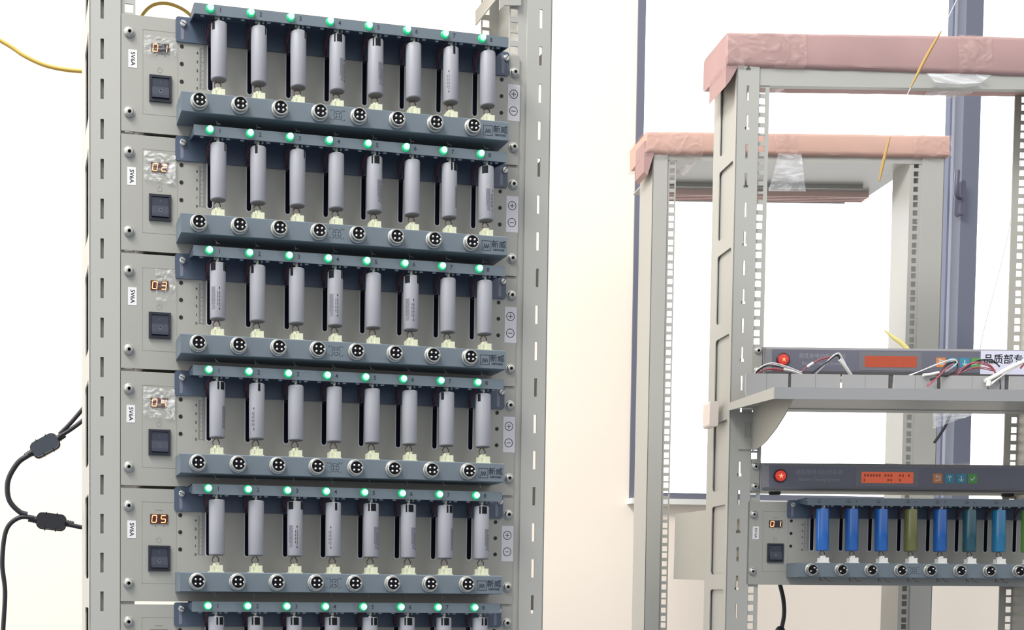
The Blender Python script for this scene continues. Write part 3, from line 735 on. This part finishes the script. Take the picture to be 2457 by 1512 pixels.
for i in range(n+1):
    for j in range(4): vs.append((8+i*24, 6+j*26, 43.6+random.uniform(.6, 2.6)+2.6*math.sin(i*.5)*(j < 3)+(4.5 if 4 < i < 9 else 1.5)))
for i in range(n):
    for j in range(3): a = i*4+j; fs.append((a, a+4, a+5, a+1))
MB().add(vs, fs, True).build('clear_wrap', WRAPM, c2)

# ---------------------------------------------------------------- shelf with fixtures and wires
s = empty('rack_shelf', RIGHT(0, 0, 148), 'grey steel shelf standing out from the front of the open rack', 'shelf')
MB().box(-45, 511, -176, -2, 14.0, 15.8).box(-5, 470, -2, 20, 14.0, 15.8).build('shelf_board', CHASSIS, s)
MB().box(-45, 511, -177.5, -176, -.4, 16).build('front_lip', mat('lip grey', (150, 150, 150), .4), s)
MB().prism([(-177, 16), (-177, -.4), (-2, 9.6), (-2, 21)], -46.5, -45, 'x').build('side_lip', POST, s)
MB().prism([(-177, 16), (-177, -.4), (-2, 9.6), (-2, 21)], 511, 512.5, 'x').build('side_lip', POST, s)
uf = MB().box(8, 462, -4, 22, 12.8, 14.0); uf.build('rear_flange', POST, s)
for k in range(8):
    for d in (0, 20): MB().cyl(56+k*58+d, -120, 13.4, 2.6, -.4, .7, 'z', 10).build('rivet', STEEL, s)
for x in (-6, 470):
    gy = [(-2, 14), (-150, 14), (-146, 5), (-120, -14), (-90, -30), (-55, -44), (-30, -50), (-2, -52)]
    MB().prism(gy, x, x+1.6, 'x').build('gusset', CHASSIS, s)
fp = MB().plate(-27, 3, -50, 8, -2.0, -.4, [(-17.5, -7.5, -31, -8)]); fp.build('mounting_ear', POST, s)
FX = [(-36.8, 27.3), (33.4, 107), (111.5, 181), (190.3, 256), (262.8, 360), (368, 440)]
for k, (a, b) in enumerate(FX):
    z0, z1 = 16.4, 58.5
    f = empty('fixture_plate', RIGHT(a, -52, 148), ['grey upright fixture plate at the left end of the shelf', 'grey upright fixture plate second from the left end of the shelf',
        'grey upright fixture plate under the orange display of the upper controller', 'grey upright fixture plate below the orange key of the upper controller',
        'grey upright fixture plate below the white sticker', 'grey upright fixture plate at the right edge of the photo'][k], 'plate', 'fixture plates along the shelf')
    w = b-a
    MB().box(0, w, 0, 1.6, z0+2, z1).box(0, w, 0, 34, z0, z0+1.6).build('plate', FIX, f)
    MB().prism([(0, z1), (0, z0+14), (2.5, z0+6), (8, z0+1.8), (8, z0+.2), (1.2, z0+5), (-1.3, z0+13), (-1.3, z1)], -.4, 1.6, 'y').build('curled_edge', POST, f)
    MB().box(w*.48, w*.48+.5, -.2, 0, z0+6, z1).build('seam', INKL, f)
    if k < 5 and k != 1: MB().box(w-1, w+7.4, 1.7, 2.6, z0+2, z1-2).build('gap_filler', mat('dark gap', (78, 78, 84), .6), f)
    if k == 1: MB().lathe([(2.4, 0), (2.6, 5), (1.2, 7)], w+2.6, 3, z0+6, 'z', 10).box(w, w+5, 4, 6, z1-7, z1-3).build('small_plug', WHITEP, f)
def wire_loom(lbl, runs, loc):
    r = empty('wire_loom', RIGHT(*loc), lbl, 'wires', 'loose wires on the shelf')
    for nm, m, pts, rad in runs:
        thin = nm.endswith('wire') or nm.endswith('lead')
        Q = [(p[0]-loc[0], p[1]-loc[1], p[2]-loc[2]) for p in pts]
        MB().tube(Q, rad*(.8 if thin else .9), 7).build(nm, m, r)
        if thin: MB().tube([(p[0]+1.6*math.sin(i*1.9), p[1]+1.2, p[2]+1.9*math.cos(i*1.3)) for i, p in enumerate(Q)], rad*.7, 7).build(nm, m, r)
G = 'loose wires on the shelf'
wire_loom('small arch of red, white and dark wires at the left end of the shelf', [
    ('white_wire', WHW, [(-18, -30, 206), (-14, -40, 216), (4, -44, 224), (28, -44, 219), (52, -40, 211)], 1.1),
    ('red_wire', PINKW, [(-14, -30, 206), (-8, -40, 213), (8, -42, 216), (24, -42, 214)], 1.3),
    ('dark_wire', DKW, [(-16, -26, 205), (-14, -38, 213), (-2, -42, 221), (12, -42, 221), (24, -41, 217)], .9),
    ('heat_shrink', WHITEP, [(24, -42, 215), (38, -41, 213), (54, -38, 208)], 2.3)], (-18, -30, 205))
wire_loom('tall peaked loop of wires with a white sleeve, left of the orange display', [
    ('white_wire', WHW, [(74, -30, 205), (84, -40, 219), (96, -46, 234), (106, -48, 239), (114, -44, 229), (126, -38, 214)], 1.2),
    ('red_wire', PINKW, [(50, -30, 206), (62, -38, 220), (80, -44, 231), (100, -46, 235)], 1.1),
    ('dark_wire', DKW, [(66, -30, 204), (76, -38, 216), (90, -45, 227), (104, -47, 237), (109, -45, 229)], 1.1),
    ('heat_shrink', WHITEP, [(108, -46, 230), (120, -42, 219), (134, -36, 204)], 2.8),
    ('sleeve_piece', WHITEP, [(62, -38, 220), (70, -41, 226)], 2.2)], (50, -30, 205))
wire_loom('flat loop of black, red and white wires below the blue keys', [
    ('white_wire', WHW, [(214, -30, 205), (236, -42, 215), (262, -50, 226), (280, -52, 231), (286, -50, 225), (272, -46, 213)], 1.1),
    ('red_wire', PINKW, [(236, -62, 188), (254, -60, 204), (268, -52, 216), (282, -50, 226)], 1.3),
    ('dark_wire', DKW, [(240, -62, 197), (256, -58, 204), (276, -52, 208), (288, -50, 218), (284, -50, 227), (270, -50, 221), (264, -50, 212)], 1.2),
    ('heat_shrink', WHITEP, [(232, -56, 206), (246, -54, 208), (258, -52, 211)], 2.4)], (214, -30, 205))
wire_loom('arch of red wires in front of the green key and sticker', [
    ('red_wire', PINKW, [(278, -30, 204), (294, -40, 216), (316, -46, 228), (340, -46, 224), (350, -44, 212)], 1.3),
    ('red_lead', PINKW, [(284, -30, 204), (300, -42, 214), (322, -46, 221), (350, -44, 217)], 1.0),
    ('dark_wire', DKW, [(290, -30, 206), (304, -42, 219), (322, -46, 231), (344, -46, 231), (356, -44, 222)], 1.1),
    ('white_wire', WHW, [(292, -34, 206), (306, -42, 222), (322, -46, 228)], 1.2)], (278, -30, 204))
wire_loom('white sleeved plug and wires crossing the sticker at the right', [
    ('heat_shrink', WHITEP, [(326, -58, 198), (342, -56, 206), (366, -54, 219), (392, -52, 231)], 3.4),
    ('white_wire', WHW, [(334, -60, 192), (350, -56, 204), (376, -54, 221), (404, -50, 236)], 1.4),
    ('red_wire', PINKW, [(384, -52, 218), (394, -52, 230), (410, -50, 240)], 1.3),
    ('dark_wire', DKW, [(330, -60, 186), (332, -60, 176), (340, -60, 172), (350, -58, 182), (350, -56, 200)], .9),
    ('plug_body', WHITEP, [(330, -60, 190), (331, -60, 198)], 3.6)], (326, -58, 176))

# ---------------------------------------------------------------- cables
yc = MB().tube([(-420, 380, 2060), (-300, 395, 2010), (-181, 400, 1956), (-146, 400, 1936), (-111, 400, 1923.6), (-64, 400, 1920), (-10, 400, 1925), (30, 400, 1932)], 3.0, 10)
tag(yc.build('yellow_cable', YEL), 'yellow cable curving down across the wall to the left rack', 'cable')
yl = empty('yellow_cable', LEFT(31, 150, 60), 'arched loop of yellow cable above the tester showing 01', 'cable')
MB().tube([(-14, 0, -40), (-4, 0, 20), (2, 0, 35), (14, 0, 45), (30, 0, 48), (46, 0, 44.5), (59, 0, 37), (72, 0, 22), (84, 0, -20)], 2.1, 10).build('cable', YEL, yl)
def splitter(name, label, mt, runs, cy=450):
    r = empty(name, Matrix.Translation((mt[0]*.001, cy*.001, mt[1]*.001)), label, 'power splitter', 'black power splitters on the left')
    R = Matrix.Rotation(mt[2], 4, 'Y')
    def TB(mb, nm, m):
        o = mb.build(nm, m, r); o.rotation_euler = (0, mt[2], 0); return o
    TB(MB().prism(rrect(-21, 21, -11.5, 11.5, 8, 4), -9, 2, 'y'), 'splitter_body', RUBG if mt[3] else RUBBER)
    TB(MB().prism(rrect(-22, 22, -12.5, 12.5, 8, 4), 2, 13, 'y'), 'splitter_back', RUBBER)
    gr = MB()
    for x in (-8, 8):
        for z in (-12.2, 12.2): gr.box(x-.6, x+.6, -9.3, 2, z-2.4, z+.9 if z > 0 else z+2.4)
    TB(gr, 'moulding_seam', INSERT)
    sr = MB()
    for sgn, L in ((1, 1), (-1, 1)):
        for k in range(4): sr.lathe([(5.6-k*.35, 0), (5.6-k*.35, 2.1), (4.6-k*.3, 2.1), (4.6-k*.3, 3.2)], sgn*(21+(k+1)*0)+sgn*k*3.2 if sgn > 0 else sgn*21-k*3.2-3.2, 2, 0, 'x', 14)
    TB(sr, 'strain_relief', RUBBER)
    for nm, pts, rad in runs:
        MB().tube([(p[0]-mt[0], p[1]-cy, p[2]-mt[1]) for p in pts], rad, 10).build(nm, RUBBER, r)
    return r
splitter('power_splitter', 'upper black power cord splitter hanging beside the left rack', (-122, 1389, -.52, True), [
    ('cord', [(-101, 452, 1406), (-86, 450, 1421), (-70, 450, 1440), (-52, 450, 1462), (-20, 450, 1500)], 3.2),
    ('cord', [(-101, 446, 1402), (-84, 446, 1413), (-66, 446, 1427), (-46, 446, 1446), (-16, 446, 1470)], 3.2),
    ('cord', [(-146, 450, 1374), (-162, 450, 1362), (-176, 450, 1336), (-175, 450, 1308), (-160, 450, 1290), (-148, 450, 1286)], 4.0)])
splitter('power_splitter', 'lower black power cord splitter beside the left rack', (-113, 1276, .10, False), [
    ('cord', [(-88, 450, 1272), (-66, 450, 1268), (-30, 450, 1268)], 3.4),
    ('cord', [(-138, 450, 1281), (-160, 450, 1281), (-179, 450, 1262), (-185, 450, 1214), (-181, 450, 1170), (-184, 450, 1113), (-186, 450, 1060)], 3.6)])
bc = empty('power_cable', RIGHT(108, 150, -110), 'black power cable hanging below the unit with coloured batteries', 'cable')
MB().tube([(-4, 0, 20), (0, 0, 0), (6, 0, -24), (8, 0, -50), (4, 0, -76), (0, 0, -100), (-2, 0, -200), (-4, 0, -500), (-4, 0, -900), (-4, 0, -1100)], 3.4, 10).build('cord', RUBBER, bc)
MB().lathe([(3.5, 6), (7, 2), (8.2, -2), (8.4, -14), (6, -18)], 2, 0, -76, 'z', 14).build('cord_clip', RUBBER, bc)
YELD = mat('dark yellow jacket', (172, 136, 70), .45)
# thin yellow line with dark yellow lengths crossing the window
yl2 = empty('hanging_cord', RIGHT(36, -300, 411), 'thin pale cord with thick yellow lengths slanting across the window', 'cord')
P0 = [(131, 646), (111.6, 605.3), (73.6, 532.6), (47.8, 468), (35.6, 411.4)]
def rel(p): return (p[0]-36, 0, p[1]-411)
MB().tube([rel((150, 690)), rel(P0[0]), rel(P0[1]), rel(P0[2]), rel(P0[3]), rel(P0[4])], .5, 6).build('cord', WHW, yl2)
MB().tube([rel((111.6, 605)), rel((92, 570)), rel((73.6, 532.6))], lambda t: .8+1.3*math.sin(math.pi*min(max(t, .02), .98)), 8).build('yellow_length', YELD, yl2)
MB().tube([rel((48, 469)), rel((41, 440)), rel((35.6, 411.4))], lambda t: .9+1.2*math.sin(math.pi*min(max(t, .02), .98)), 8).build('yellow_length', YELD, yl2)
lf = empty('yellow_strap_end', RIGHT(255, 60, 257), 'short yellow strap end lying on top of the upper controller', 'strap')
MB().tube([(-26, 0, 42), (-12, 0, 31), (4, 0, 20), (18, 0, 6), (24, 0, 1)], lambda t: .8+3.0*math.sin(math.pi*min(max(t, .03), .97)), 8).build('strap', mat('pale yellow strap', (226, 214, 140), .5), lf)
tw = MB().tube([(1994, 1120, 2320), (1978.6, 1120, 2192), (1948, 1120, 1990), (1917, 1120, 1860), (1888, 1120, 1735), (1880, 1120, 1600)], .7, 6)
tag(tw.build('blind_cord', mat('grey thin cord', (176, 170, 178), .6)), 'thin grey cord hanging in front of the right window pane', 'cord')

ce = empty('black_cable', RIGHT(493, 384, 162), 'short black cable end hanging below and behind the shelf', 'cable')
MB().tube([(40, 0, 90), (28, 0, 52), (20, 0, 32), (9, 0, 14), (0, 0, 1)], 2.6, 8).build('cable', RUBBER, ce)
film = empty('plastic_sheet', RIGHT(486, 372, 186), 'crumpled clear plastic hanging just under the shelf, behind the black cable end', 'plastic sheet')
random.seed(21)
vs = []; fs = []
for i in range(9):
    for j in range(5): vs.append((i*9.5-4+random.uniform(-1, 1), random.uniform(-3, 3), 60-j*(15-.9*i)+random.uniform(-1, 1)))
for i in range(8):
    for j in range(4): a = i*5+j; fs.append((a, a+5, a+6, a+1))
MB().add(vs, fs).build('sheet', WRAPM, film)
